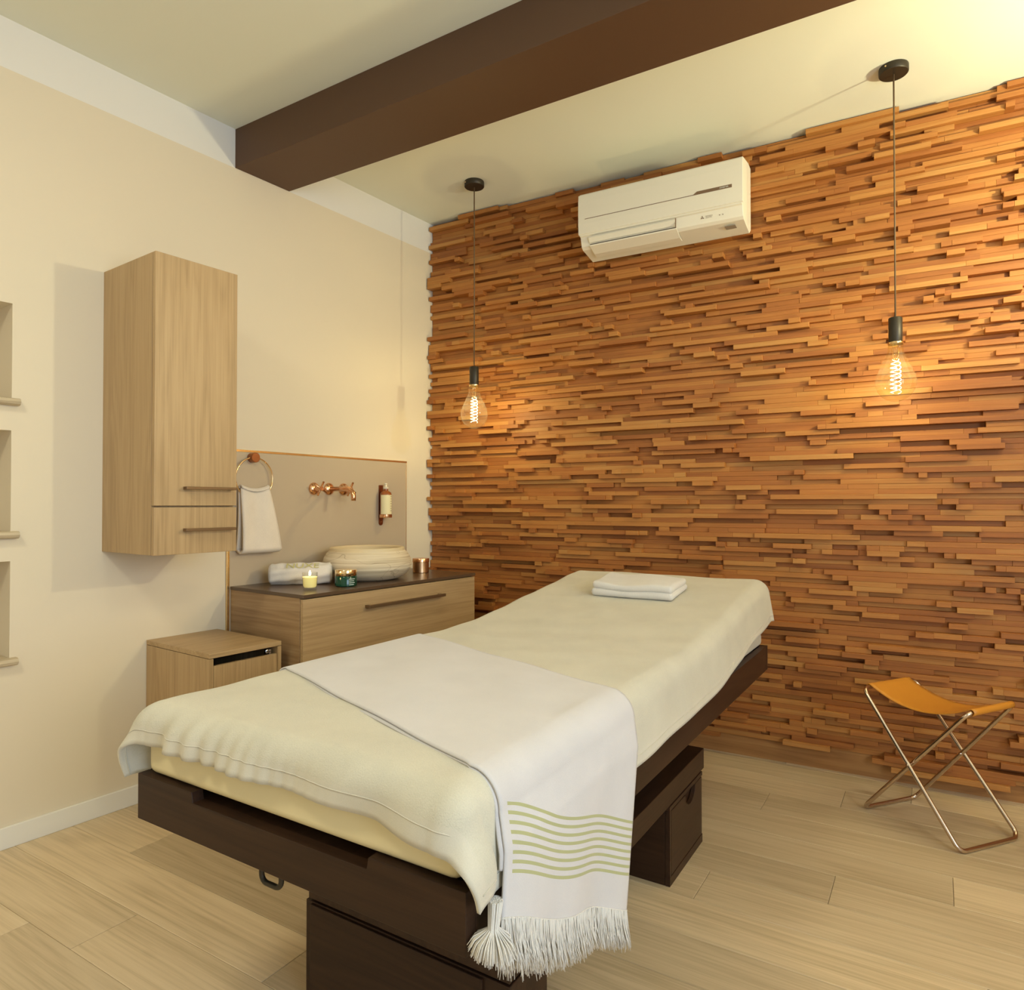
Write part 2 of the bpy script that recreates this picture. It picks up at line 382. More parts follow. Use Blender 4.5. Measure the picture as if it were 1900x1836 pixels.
# left wall with three niches
nich = [(1.503, 1.828), (1.055, 1.398), (0.630, 0.957)]
NY0, NY1, ND = 0.50, 0.900, 0.17
bm = bmesh.new()
def q(*p, mi=0):
    f = bm.faces.new([bm.verts.new(v) for v in p]); f.material_index = mi
def rect(y0, y1, z0, z1, mi=0): q((XA, y0, z0), (XA, y1, z0), (XA, y1, z1), (XA, y0, z1), mi=mi)
ZP = 2.618
rect(YB, NY0, 0, ZP); rect(NY1, CY, 0, ZP); rect(YB, CY, ZP, H, 1)
zs = [0] + [v for a in sorted(nich) for v in a] + [ZP]
for i in range(0, len(zs), 2): rect(NY0, NY1, zs[i], zs[i+1])
for a, b in nich:
    x1 = XA-ND
    q((x1, NY0, a), (x1, NY1, a), (x1, NY1, b), (x1, NY0, b))
    q((XA, NY0, a), (XA, NY1, a), (x1, NY1, a), (x1, NY0, a)); q((XA, NY0, b), (XA, NY1, b), (x1, NY1, b), (x1, NY0, b))
    q((XA, NY0, a), (x1, NY0, a), (x1, NY0, b), (XA, NY0, b)); q((XA, NY1, a), (x1, NY1, a), (x1, NY1, b), (XA, NY1, b))
xo = XA-0.25
q((xo, YB, 0), (xo, CY, 0), (xo, CY, H), (xo, YB, H))
q((XA, YB, 0), (xo, YB, 0), (xo, YB, H), (XA, YB, H)); q((XA, CY, 0), (xo, CY, 0), (xo, CY, H), (XA, CY, H))
q((XA, YB, H), (xo, YB, H), (xo, CY, H), (XA, CY, H)); q((XA, YB, 0), (xo, YB, 0), (xo, CY, 0), (XA, CY, 0))
bmesh.ops.remove_doubles(bm, verts=bm.verts, dist=1e-5)
wl = put('wall_left', bmend(bm, 'wall_left'), [PAINT, WHITE])
tag(wl, 'cream painted wall with a white band along the ceiling and three niches', kind='structure')
for a, b in nich:
    c_ = a+0.003
    pts = [(XA-ND+0.001, c_), (XA-ND+0.001, c_-0.024), (XA+0.018, c_-0.024), (XA+0.026, c_-0.020), (XA+0.030, c_-0.012), (XA+0.026, c_-0.003), (XA+0.018, c_)]
    o = tag(prism('trim_%d' % (2+nich.index((a, b))), [(x, z) for x, z in pts], 1, NY0-0.02, NY1+0.018, SILL), ('upper', 'middle', 'lower')[nich.index((a, b))]+' niche sill of pale stone in the cream wall', kind='structure')
box('baseboard_left', (XA, YB, 0), (XA+0.012, CY-0.005, 0.072), SKIRT, bev=0.002)
tag(bpy.data.objects['baseboard_left'], 'low white baseboard along the cream wall', kind='structure')

# ceiling, beam, unseen walls
wr = [(XA, YB), (XR, YB), (XR, wy(XR)), (XA, CY)]
prism('ceiling', wr, 2, H, H+0.1, CEIL); tag(bpy.data.objects['ceiling'], 'flat white painted ceiling', kind='structure')
yn = lambda x: 1.723 + (x+2.7247)*math.tan(R(3.8)); yf = lambda x: 2.003 + (x+2.7247)*math.tan(R(4.75))
prism('trim_1', [(XA, yn(XA)), (XR, yn(XR)), (XR, yf(XR)), (XA, yf(XA))], 2, ZP, H, BEAM, bev=0.002)
tag(bpy.data.objects['trim_1'], 'dark brown beam running across under the white ceiling', kind='structure')
prism('wall_rear', [(XA, YB-0.1), (XR, YB-0.1), (XR, YB), (XA, YB)], 2, 0, H, WHITE); tag(bpy.data.objects['wall_rear'], kind='structure')
# right wall with a window opening
bm = bmesh.new(); W0, W1, V0, V1 = -0.65, 0.95, 0.65, 2.35
for a, b, c, d in ((YB, W0, 0, H), (W1, wy(XR), 0, H), (W0, W1, 0, V0), (W0, W1, V1, H)):
    ms = boxm('t', (XR, a, c), (XR+0.12, b, d)); bm.from_mesh(ms)
put('wall_right', bmend(bm, 'wall_right'), WHITE); tag(bpy.data.objects['wall_right'], kind='structure')

# floor: underlay and separate planks (4 degrees off the room's axes, as their joints lie)
fl = prism('floor', wr, 2, -0.10, -0.010, GROUT); tag(fl, 'pale oak plank floor', kind='structure')
PA, PW = R(4.0), 0.178
pu = Vector((math.cos(PA), math.sin(PA))); pv = Vector((-math.sin(PA), math.cos(PA)))
org = Vector((-1.8, 0.982))
def clip(poly, a, b):                                        # keep the left side of a->b
    out = []; n = len(poly)
    side = lambda p: (b[0]-a[0])*(p[1]-a[1])-(b[1]-a[1])*(p[0]-a[0])
    for i in range(n):
        p, r = poly[i], poly[(i+1) % n]; sp, sr = side(p), side(r)
        if sp >= 0: out.append(p)
        if sp*sr < 0:
            t = sp/(sp-sr); out.append((p[0]+(r[0]-p[0])*t, p[1]+(r[1]-p[1])*t))
    return out
ins = 0.001
room = [(XA+ins, YB+ins), (XR-ins, YB+ins), (XR-ins, wy(XR)-ins), (XA+ins, CY-ins)]
joint = {1: -2.345, -1: -1.985, 0: -1.462, 9: -0.645, 5: -0.685, 6: -0.348, 7: -0.040, 10: -0.392}
plen = 1.38
for k in range(-22, 15):
    rr = random.Random(100+k)
    jx = joint.get(k, rr.uniform(-2.7, -1.3))
    j0 = (jx - org.x)/pu.x
    s = j0 - 3*plen
    while s < 4.6:
        a, b = s+0.0006, s+plen-0.0006; v0, v1 = k*PW+0.0005, (k+1)*PW-0.0005
        poly = [tuple(org + pu*x + pv*y) for x, y in ((a, v0), (b, v0), (b, v1), (a, v1))]
        for i in range(4): poly = clip(poly, room[i], room[(i+1) % 4]) if len(poly) > 2 else []
        s += plen
        if len(poly) < 3: continue
        cx = sum(p[0] for p in poly)/len(poly); cy = sum(p[1] for p in poly)/len(poly); c = Vector((cx, cy))
        loc = [((Vector(p)-c).dot(pu), (Vector(p)-c).dot(pv)) for p in poly]
        n = len(loc); vs, fs = [], []
        for (x, y) in loc: vs.append((x, y, -0.010))
        for (x, y) in loc: vs.append((x, y, -0.0008))
        for (x, y) in loc:
            d = math.hypot(x, y) or 1; e = 0.0014
            vs.append((x-math.copysign(min(e, abs(x)), x), y-math.copysign(min(e, abs(y)), y), 0.0))
        for i in range(n):
            j = (i+1) % n; fs += [(i, j, n+j, n+i), (n+i, n+j, 2*n+j, 2*n+i)]
        fs += [tuple(range(2*n, 3*n))]
        put('plank', mesh('plank', vs, fs), FLOOR, fl, (cx, cy, 0), (0, 0, PA))

# feature wall of teak blocks
wb = bpy.data.objects.new('wall_back', boxm('wall_back', (-2.40, 0.0, 0.0), (2.70, 0.12, H))); COL.objects.link(wb)
wb.data.materials.append(TEAKBD); wb.location = WO; wb.rotation_euler = (0, 0, WA)
tag(wb, 'feature wall clad in staggered orange-brown teak blocks', kind='structure')
S0 = (XA+0.002-WO.x)/math.cos(WA); S1 = (XR-0.002-WO.x)/math.cos(WA) - 0.03
box('plinth', (S0+0.01, -0.010, 0.0), (S1, 0.0, 0.10), TEAKBD, wb)
RH = 0.0215; Z0 = 0.052; NR = int((H-0.002-Z0)/RH)
AC = (-0.78, 0.02, 2.33, 2.74)                              # wall patch behind the air conditioner
rb = random.Random(21)
blocks = []
for j in range(NR):
    z0 = Z0+j*RH; z1 = z0+RH
    s = S0
    while s < S1-0.01:
        u = rb.random()
        L = rb.uniform(0.030, 0.065) if u < 0.22 else rb.uniform(0.08, 0.20) if u < 0.60 else rb.uniform(0.20, 0.42)
        L = min(L, S1-s)
        if S1-s-L < 0.03: L = S1-s
        u = rb.random(); short = L < 0.07
        cut = (0.20, 0.40, 0.68) if short else (0.36, 0.68, 0.88)
        d = (0.016 if u < cut[0] else 0.034 if u < cut[1] else 0.052 if u < cut[2] else 0.068) + rb.uniform(-0.0012, 0.0012)
        if AC[0]-0.03 < s+L and s < AC[1]+0.03 and z1 > AC[2] and z0 < AC[3]: d = min(d, 0.050)
        if not (j < 3 and rb.random() < (0.8, 0.45, 0.12)[j] and s > S0+0.1): blocks.append((s, s+L-0.0004, z0, z1-0.0003, d, rb.random()))
        s += L
def blockvf(s0, s1, z0, z1, d):
    e = 0.0007
    vs = [(s0, 0, z0), (s1, 0, z0), (s1, 0, z1), (s0, 0, z1), (s0, e-d, z0), (s1, e-d, z0), (s1, e-d, z1), (s0, e-d, z1),
          (s0+e, -d, z0+e), (s1-e, -d, z0+e), (s1-e, -d, z1-e), (s0+e, -d, z1-e)]
    fs = [(0, 3, 2, 1), (0, 1, 5, 4), (1, 2, 6, 5), (2, 3, 7, 6), (3, 0, 4, 7), (4, 5, 9, 8), (5, 6, 10, 9), (6, 7, 11, 10), (7, 4, 8, 11), (8, 9, 10, 11)]
    return vs, fs
def tint(me, vals):
    a = me.attributes.new('tint', 'FLOAT', 'FACE')
    for i, v in enumerate(vals): a.data[i].value = v
def w2(s, y, z): return WO + WD*s - WN*y*1.0 + Vector((0, 0, z))
scored = []
for i, (s0, s1, z0, z1, d, t) in enumerate(blocks):
    a = proj(w2(s0, -d, (z0+z1)/2)); b = proj(w2(s1, -d, (z0+z1)/2)); u = proj(w2((s0+s1)/2, -d, z1)); v = proj(w2((s0+s1)/2, -d, z0))
    cx, cy = (a[0]+b[0])/2, (u[1]+v[1])/2
    seen = a[0] > 5 and b[0] < 1895 and 0 < cy < 1836
    if 430 < cx < 1430 and cy > 1065 and not (cx > 1300 and cy > 1300): seen = False         # behind bed and vanity
    if 1065 < cx < 1395 and 285 < cy < 470: seen = False
    scored.append((math.hypot(b[0]-a[0], b[1]-a[1])*abs(u[1]-v[1]) if seen else -1, i))
pick = set(i for _, i in sorted(scored, reverse=True)[:300])
av, af, atn = [], [], []
for i, (s0, s1, z0, z1, d, t) in enumerate(blocks):
    if i in pick:
        cx, cz = (s0+s1)/2, (z0+z1)/2
        vs, fs = blockvf(s0-cx, s1-cx, z0-cz, z1-cz, d)
        me = mesh('wood_block', vs, fs); tint(me, [t]*len(fs)); put('wood_block', me, TEAK, wb, (cx, 0, cz))
    else:
        vs, fs = blockvf(s0, s1, z0, z1, d); n = len(av)
        av += vs; af += [tuple(x+n for x in f) for f in fs]; atn += [t]*len(fs)
me = mesh('small_wood_blocks', av, af); tint(me, atn)
tag(put('small_wood_blocks', me, TEAK, wb), kind='stuff')

# ------------------------------------------------------------------ wall cabinet
XF = -2.347; CY0, CY1, CZ0, CZ1 = 1.189, 1.497, 0.974, 2.014
t = thing('wall_cabinet', (XA, (CY0+CY1)/2, CZ0), 'tall oak wall cabinet with one door above one drawer', 'cabinet')
dx, hw, ch = XF-XA, (CY1-CY0)/2, CZ1-CZ0
box('body', (0, -hw, 0), (dx-0.021, hw, ch), OAKV, t, 0.001)
d = box('door', (dx-0.018, -hw, 0.170), (dx, hw, ch), OAKV, t, 0.0012)
hz = 1.205-CZ0
def barhandle(par, x, y0, y1, z):
    hb = prism('handle', [(x, z), (x+0.028, z), (x+0.030, z+0.003), (x+0.030, z+0.011), (x+0.020, z+0.011), (x+0.018, z+0.008), (x, z+0.008)], 1, y0, y1, BRONZE, par, 0.0006)
    return hb
def put_handle(par, x, y0, y1, z):
    o = box('handle', (x+0.016, y0, z-0.004), (x+0.030, y1, z+0.006), BRONZE, par, 0.001)
    for y in (y0+0.004, y1-0.020): box('handle_post', (x, y, z-0.004), (x+0.017, y+0.016, z+0.006), BRONZE, o, 0.0008)
    return o
put_handle(d, dx, 1.287-1.343, 1.480-1.343, hz)
d2 = box('drawer', (dx-0.018, -hw, 0), (dx, hw, 0.164), OAKV, t, 0.0012)
put_handle(d2, dx, 1.287-1.343, 1.480-1.343, 1.058-CZ0)

# ------------------------------------------------------------------ splashback panel with brass edge
PY0, PY1, PZ1 = 1.700, 2.772, 1.378
t = thing('splashback_panel', (XA+0.001, (PY0+PY1)/2, 0.20), 'taupe splashback panel edged in brass behind the basin', 'panel')
pw = (PY1-PY0)/2
box('panel', (0.0005, -pw, 0), (0.010, pw, PZ1-0.20), TAUPE, t)
box('edge_trim', (0, -pw-0.006, PZ1-0.20), (0.0105, pw+0.006, PZ1-0.20+0.010), BRASS, t, 0.001)
box('edge_trim', (0, -pw-0.012, 0), (0.0105, -pw, PZ1-0.20), BRASS, t, 0.001)
box('edge_trim', (0, pw, 0), (0.0105, pw+0.004, PZ1-0.20), BRASS, t, 0.0008)
XP = XA+0.0118

# ------------------------------------------------------------------ vanity
XV = -2.221; VY0, VY1 = 1.705, 2.768; ZT = 0.795
t = thing('vanity_unit', (XP, (VY0+VY1)/2, 0.36), 'long oak wall-hung vanity with one wide drawer under a dark top', 'vanity')
vx, vh = XV-XP, (VY1-VY0)/2
box('body', (0, -vh, 0), (vx-0.022, vh, ZT-0.014-0.36), OAKX, t, 0.001)
dr = box('drawer', (vx-0.018, -vh, 0), (vx, vh, ZT-0.018-0.36), OAKH, t, 0.0012)
yc = (VY0+VY1)/2
h = box('handle', (vx+0.020, 2.019-yc, 0.713-0.36-0.006), (vx+0.034, 2.508-yc, 0.713-0.36+0.007), BRONZE, dr, 0.0012)
for y in (2.023, 2.484): box('handle_post', (vx, y-yc, 0.713-0.36-0.005), (vx+0.021, y-yc+0.020, 0.713-0.36+0.006), BRONZE, h, 0.0008)
tp = box('countertop', (XP, VY0-0.002, ZT-0.014), (XV+0.003, VY1+0.003, ZT), BROWNTOP, bev=0.0012)
tag(tp, 'thin dark brown countertop lying on the oak vanity', 'countertop')

# stone basin
p = onz(676, 1050, ZT); bc = Vector((XP+0.245, 2.262, ZT))
t = thing('vessel_basin', bc, 'round pale ribbed stone vessel basin with fine dark veins', 'basin')
prof = [(0.0, 0.0), (0.125, 0.0), (0.155, 0.008), (0.184, 0.026), (0.206, 0.054), (0.209, 0.074), (0.202, 0.102), (0.187, 0.126), (0.176, 0.136)]
pp = []
for i in range(len(prof)-1):
    for k in range(4):
        u = k/4; pp.append((prof[i][0]*(1-u)+prof[i+1][0]*u, prof[i][1]*(1-u)+prof[i+1][1]*u))
pp.append(prof[-1])
lathe('bowl', pp, 72, STONE, t)
lathe('rim', [(0.176, 0.136), (0.174, 0.148), (0.170, 0.151), (0.158, 0.150), (0.154, 0.145), (0.156, 0.110), (0.140, 0.060), (0.090, 0.030), (0.0, 0.025)], 72, STONEIN, t)
lathe('drain', [(0.0, 0.030), (0.022, 0.030), (0.024, 0.027), (0.024, 0.024)], 24, COPPER, t)

# wall tap: spout and two cross handles
fy = onx(610, 907, XP); t = thing('basin_tap', (XP, fy.y, fy.z), 'copper wall-mounted basin tap with two cross handles', 'tap')
RX = (0, R(90), 0)
def rosette(par, y): return lathe('rosette', [(0, 0), (0.030, 0), (0.030, 0.004), (0.026, 0.010), (0.017, 0.015), (0.012, 0.018), (0, 0.018)], 32, COPPER, par, (0, y, 0), RX)
rosette(t, 0)
tube('spout', roundpath([(0.012, 0, 0), (0.180, 0, 0), (0.180, 0, -0.058)], 0.042, seg=10), 0.0115, COPPER, t, 14)
for y in (onx(582, 907, XP).y-fy.y, onx(637, 907, XP).y-fy.y):
    hdl = lathe('handle', [(0, 0.010), (0.012, 0.010), (0.012, 0.056), (0.010, 0.062), (0, 0.062)], 20, COPPER, t, (0, y, 0), RX)
    rosette(t, y)
    for a in (R(28), R(118)):
        dy, dz = math.sin(a)*0.038, math.cos(a)*0.038
        put('cross_bar', tubem('cross_bar', [(-dz, dy, 0.052), (dz, -dy, 0.052)], 0.0050, 10), COPPER, hdl, smooth=True)

# soap bottle in a wall bracket
sp = onx(706, 968, XP); t = thing('soap_dispenser', (XP, sp.y, sp.z), 'amber soap bottle with cream label in a copper wall bracket', 'soap dispenser')
zt = onx(706, 900, XP).z-sp.z
pl = [(-0.014, 0.02), (-0.014, zt), (0.014, zt), (0.014, 0.02)]
plate = [(0.014*math.cos(a), -0.004+0.014*math.sin(a)) for a in [math.pi+math.pi*k/8 for k in range(9)]]
prism('bracket_plate', plate+[(0.014, zt), (-0.014, zt)], 0, 0.0, 0.004, DARKCOPPER, t)
lathe('screw', [(0, 0.004), (0.004, 0.004), (0.003, 0.006), (0, 0.006)], 12, COPPER, t, (0.0, 0, 0), RX)
bx, bz = 0.040, 0.028
ring = lathe('bracket_ring', [(0.0, 0.0), (0.033, 0.0), (0.0335, 0.002), (0.0335, 0.016), (0.0315, 0.016), (0.0315, 0.003), (0.0, 0.003)], 32, COPPER, t, (bx, 0, bz-0.004))
bh = zt-0.030-bz
bt = lathe('bottle', [(0, 0), (0.028, 0), (0.0305, 0.003), (0.0305, bh-0.020), (0.028, bh-0.010), (0.018, bh-0.002), (0.013, bh), (0.013, bh+0.012), (0, bh+0.012)], 32, AMBER, t, (bx, 0, bz))
def arcstrip(name, r, a0, a1, z0, z1, mat, par, n=12):
    vs = []; fs = []
    for k in range(n+1):
        a = a0+(a1-a0)*k/n
        vs += [(r*math.cos(a), r*math.sin(a), z0), (r*math.cos(a), r*math.sin(a), z1)]
    for k in range(n): fs.append((2*k, 2*k+2, 2*k+3, 2*k+1))
    return put(name, mesh(name, vs, fs), mat, par, smooth=True)
lb = arcstrip('label', 0.0309, R(-100), R(35), 0.014, bh-0.022, LABEL, bt)
for k in range(7):
    zz = 0.030+k*0.0125
    if zz < bh-0.03: arcstrip('label_mark', 0.0312, R(8), R(26), zz, zz+0.0045, LABELMK, lb, 3)
lathe('pump', [(0.013, bh+0.010), (0.0145, bh+0.012), (0.0145, bh+0.020), (0.006, bh+0.022), (0.005, bh+0.032), (0.009, bh+0.034), (0.008, bh+0.040), (0, bh+0.041)], 20, CLEARPL, bt)

# towel ring and hand towel
rc = onx(467, 849, XP)
t = thing('towel_ring', (XP, rc.y, rc.z), 'thin gold towel ring on a round brown wall knob', 'towel ring')
lathe('knob', [(0, 0), (0.022, 0), (0.022, 0.030), (0.020, 0.032), (0, 0.032)], 28, DARKCOPPER, t, None, RX)
rr_ = 0.092
tube('ring', [(0.022, rr_*math.sin(a), -rr_+rr_*math.cos(a)) for a in [2*math.pi*k/48 for k in range(48)]], 0.003, GOLD, t, 8, True)
# towel hangs through the ring
def hang(u, v):
    # v 0..1 front panel top->bottom, folded under and up behind
    wtop, wbot = 0.070, 0.098
    if v < 0.52: k = v/0.52; x = 0.030+0.034*math.sin(k*1.5); z = -0.135-0.270*k; sgn = 1
    elif v < 0.60: k = (v-0.52)/0.08; x = 0.064*(1-k)+0.006*k; z = -0.405-0.016*math.sin(k*math.pi); sgn = 0
    else: k = (v-0.60)/0.40; x = 0.006+0.010*math.sin(k*3); z = -0.405+0.255*k; sgn = -1
    k2 = min(1, max(0, (-z-0.135)/0.27)); wd = wtop+(wbot-wtop)*k2**0.8
    y = (u-0.5)*2*wd + 0.018*k2
    sag = 0.016*(1-(2*u-1)**2)*(1-k2)
    x += 0.004*math.sin(u*9+k2*2)*(1 if sgn >= 0 else 0.3)
    return (max(0.004, x), y, z-sag)
tw = thing('hand_towel', (XP, rc.y, rc.z), 'blush white hand towel hanging folded from the gold ring', 'towel')
grid('towel_cloth', hang, 14, 50, TOWELP, tw, 0.010)
# loop over the ring
grid('towel_top', lambda u, v: (0.022+0.010*math.cos(math.pi*v), (u-0.5)*0.14+0.0, -0.135+0.010*math.sin(math.pi*v)-0.016*(1-(2*u-1)**2)), 14, 8, TOWELP, tw, 0.006)

# rolled towel with embroidery
a, b = onz(506, 1086, ZT), onz(606, 1084, ZT)
ax = Vector((b.x-a.x, b.y-a.y, 0)); ax.normalize()
ry = 0.047; TL = 0.262
mid = (a+b)/2 - Vector((ax.y, -ax.x, 0))*0.030
ang = math.atan2(ax.y, ax.x)
t = thing('rolled_towel', (mid.x, mid.y, ZT), 'rolled white towel with green embroidered lettering on the countertop', 'towel', ang)
def roll(u, v):
    th = -math.pi/2 + 2*math.pi*u
    n = 0.0025*math.sin(7*th+v*5)+0.002*math.sin(v*23+th*2)
    e = min(1.0, min(v, 1-v)/0.04); e = math.sqrt(max(0, 1-(1-e)**2))
    r = (ry+n)*(0.80+0.20*e)
    return ((v-0.5)*TL, r*math.cos(th)*1.02, max(0.001, ry+r*math.sin(th)*0.98))
body = grid('towel_body', roll, 40, 44, TOWELW, t)
for sg in (-1, 1):      # spiral end faces
    pts = []
    for k in range(60):
        th = k*0.42; r = 0.037*(1-k/66)
        pts.append((sg*(TL/2-0.002), r*math.cos(th), ry+r*math.sin(th)))
    tube('roll_end', pts, 0.0042, TOWELW, t, 6)
    put('end_face', mesh('end_face', [(sg*(TL/2-0.004), 0, ry)]+[(sg*(TL/2-0.004), 0.040*math.cos(k*math.pi/12), ry+0.040*math.sin(k*math.pi/12)) for k in range(24)], [(0, 1+k, 1+(k+1) % 24) for k in range(24)]), TOWELW, t)
tx = text('lettering', 'NUXE', 0.034, OLIVEPR, t, Matrix.Identity(4), 0.0006)
for v in tx.data.vertices:      # wrap the letters on the roll
    x, y = v.co.x*1.55, v.co.y; th = R(46)+y/ry; r = ry+0.0075+v.co.z
    v.co = Vector((x+0.012, -r*math.cos(th), ry+r*math.sin(th)*0.98))

# candle
c = onz(575, 1094, ZT); t = thing('candle', (c.x, c.y, ZT), 'lit yellow candle in a clear glass tumbler on the countertop', 'candle')
lathe('glass', [(0, 0), (0.026, 0), (0.0285, 0.003), (0.0315, 0.072), (0.0325, 0.0725), (0.0305, 0.0725), (0.0275, 0.012), (0, 0.010)], 32, CLEARGL, t)
lathe('wax', [(0, 0.011), (0.022, 0.011), (0.0265, 0.017), (0.0290, 0.054), (0.026, 0.0525), (0, 0.052)], 32, WAX, t)
tube('wick', [(0, 0, 0.052), (0, 0, 0.061)], 0.0008, BLACK, t, 6)
lathe('flame', [(0, 0.058), (0.003, 0.061), (0.0042, 0.066), (0.003, 0.073), (0.001, 0.079), (0, 0.081)], 12, FLAME, t)
lo = light('candle_light', 'POINT', (0, 0, 0.082), 0.25, (1.0, 0.62, 0.25), shadow_soft_size=0.01); lo.parent = t

# green cream jar
c = onz(641, 1088, ZT) + Vector((-0.02, 0.02, 0)); t = thing('cream_jar', (c.x, c.y, ZT), 'dark green cream jar with a shiny gold lid', 'jar')
jb = lathe('jar_body', [(0, 0), (0.043, 0), (0.047, 0.004), (0.047, 0.040), (0.044, 0.045), (0, 0.045)], 40, GREENGL, t)
lathe('lid', [(0, 0.046), (0.0455, 0.046), (0.0465, 0.048), (0.0465, 0.069), (0.0455, 0.071), (0, 0.071)], 40, GOLD, t)
for k in range(4):
    w_ = (0.62, 0.52, 0.60, 0.50)[k]; arcstrip('print_line', 0.0473, R(-25), R(-25)+w_, 0.032-k*0.008, 0.0345-k*0.008, PRINT, jb, 6)
# small copper tin
c = onz(781, 1062, ZT) + Vector((-0.01, 0.01, 0)); t = thing('metal_tin', (c.x, c.y, ZT), 'small round copper tin with lid beside the stone basin', 'tin')
TIN = flat('brushed_copper_tin', (0.72, 0.46, 0.26), 0.3, 1.0)
lathe('tin_body', [(0, 0), (0.040, 0), (0.042, 0.002), (0.042, 0.054), (0, 0.054)], 40, TIN, t)
lathe('lid', [(0.042, 0.054), (0.0432, 0.055), (0.0432, 0.071), (0.042, 0.0735), (0, 0.0735)], 40, COPPER, t)

# ------------------------------------------------------------------ low cupboard under the wall cabinet
XB = -2.283; BY0, BY1, BZ = 1.354, 1.651, 0.620
t = thing('side_cupboard', (XA, (BY0+BY1)/2, 0), 'low oak cupboard with an open slot above its front, beside the vanity', 'cupboard')
bxx, bw = XB-XA, (BY1-BY0)/2
box('side_panel', (0.002, -bw, 0), (bxx, -bw+0.016, BZ-0.019), OAKV, t, 0.0008)
box('side_panel', (0.002, bw-0.016, 0), (bxx, bw, BZ-0.019), OAKV, t, 0.0008)
box('top', (0.002, -bw, BZ-0.017), (bxx, bw, BZ), OAKH, t, 0.0008)
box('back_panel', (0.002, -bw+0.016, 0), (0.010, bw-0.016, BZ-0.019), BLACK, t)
box('door', (bxx-0.018, -bw+0.018, 0.02), (bxx-0.002, bw-0.018, BZ-0.046), OAKV, t, 0.0008)
hg = box('hinge', (bxx-0.055, bw-0.040, BZ-0.060), (bxx-0.020, bw-0.030, BZ-0.030), HINGE, t, 0.002)
lathe('hinge_cup', [(0, 0), (0.009, 0), (0.009, 0.008), (0.006, 0.010), (0, 0.010)], 16, HINGE, hg, (bxx-0.030, bw-0.046, BZ-0.036), (0, R(90), 0))

# ------------------------------------------------------------------ pendant lamps
def pendant(px, py, label):
    c = onz(px, py, H-0.020)
    t = thing('pendant_lamp', (c.x, c.y, H), label, 'lamp', group='bare bulb pendant lamps')
    lathe('canopy', [(0, 0), (0.050, 0), (0.0505, -0.002), (0.0505, -0.023), (0.048, -0.026), (0, -0.027)], 48, LAMPBLK, t)
    for sg in (1,):
        lathe('screw', [(0, 0), (0.0035, 0), (0.003, 0.0025), (0, 0.003)], 12, GOLD, t, (-0.02*sg, -0.0465, -0.012), (R(90), 0, R(-23)))
    zs_, zb, ze = 1.846-H, 1.752-H, 1.531-H
    tube('cord', [(0, 0, -0.026), (0.0006, 0, -0.5), (0, 0, zs_)], 0.0030, CORD, t, 8)
    lathe('socket', [(0, zs_), (0.021, zs_), (0.0235, zs_-0.003), (0.0235, zb+0.002), (0.0225, zb), (0, zb)], 32, LAMPBLK, t)
    hgt = zb-ze
    pr = [(0.0, ze), (0.016, ze+0.002), (0.034, ze+0.010), (0.050, ze+0.023), (0.062, ze+0.041), (0.0685, ze+0.062), (0.0685, ze+0.080), (0.063, ze+0.102), (0.053, ze+0.126), (0.043, ze+0.148), (0.034, ze+0.168), (0.0275, ze+0.186), (0.0255, ze+0.200), (0.0255, ze+0.214), (0.024, zb)]
    b = lathe('bulb', pr, 40, BULBGL, t)
    lathe('bulb_cap', [(0.0, zb+0.001), (0.0265, zb+0.001), (0.0268, zb-0.005), (0.0255, zb-0.007)], 32, BRASS, b)
    tube('stem', [(0, 0, zb), (0, 0, zb-0.045), (0, 0, zb-0.060)], [0.010, 0.006, 0.004], CLEARGL, b, 12)
    for sg in (-1, 1): tube('support_wire', [(0.010*sg, 0, zb-0.005), (0.009*sg, 0, zb-0.050), (0.003*sg, 0, zb-0.062)], 0.0009, GOLD, b, 6)
    for ph in (0, math.pi):
        pts = []
        for k in range(121):
            u = k/120; th = ph+u*2*math.pi*4.2; r = 0.0175*(0.55+0.45*min(1, u*6))
            pts.append((r*math.cos(th), r*math.sin(th), zb-0.062-u*0.128))
        tube('filament', pts, 0.0010, FILAM, b, 5)
    l = light('lamp_glow', 'POINT', (0, 0, zb-0.125), 4.2, (1.0, 0.84, 0.50), shadow_soft_size=0.004); l.parent = t
    return t
pendant(880, 345, 'bare bulb pendant lamp nearer the cream wall corner')
pendant(1658, 135, 'bare bulb pendant lamp hanging above the orange stool')

# unseen opaque dish added below room_lamp to keep its light off the bed
t = thing('added_lamp_shield', (0.85, 2.58, H), 'unseen shallow dish added under the room lamp to keep its light off the bed', 'lamp')
lathe('canopy', [(0, 0), (0.050, 0), (0.0505, -0.002), (0.0505, -0.023), (0.048, -0.026), (0, -0.027)], 32, LAMPBLK, t)
zd = 2.10-H
for k in range(3):
    a = 2*math.pi*k/3; tube('rod', [(0, 0, -0.02), (0.155*math.cos(a), 0.155*math.sin(a), zd-0.068)], 0.0015, LAMPBLK, t, 6)
lathe('dish', [(0, zd-0.100), (0.06, zd-0.097), (0.12, zd-0.085), (0.160, zd-0.068), (0.159, zd-0.066), (0.12, zd-0.081), (0.06, zd-0.092), (0, zd-0.095)], 48, LAMPBLK, t)

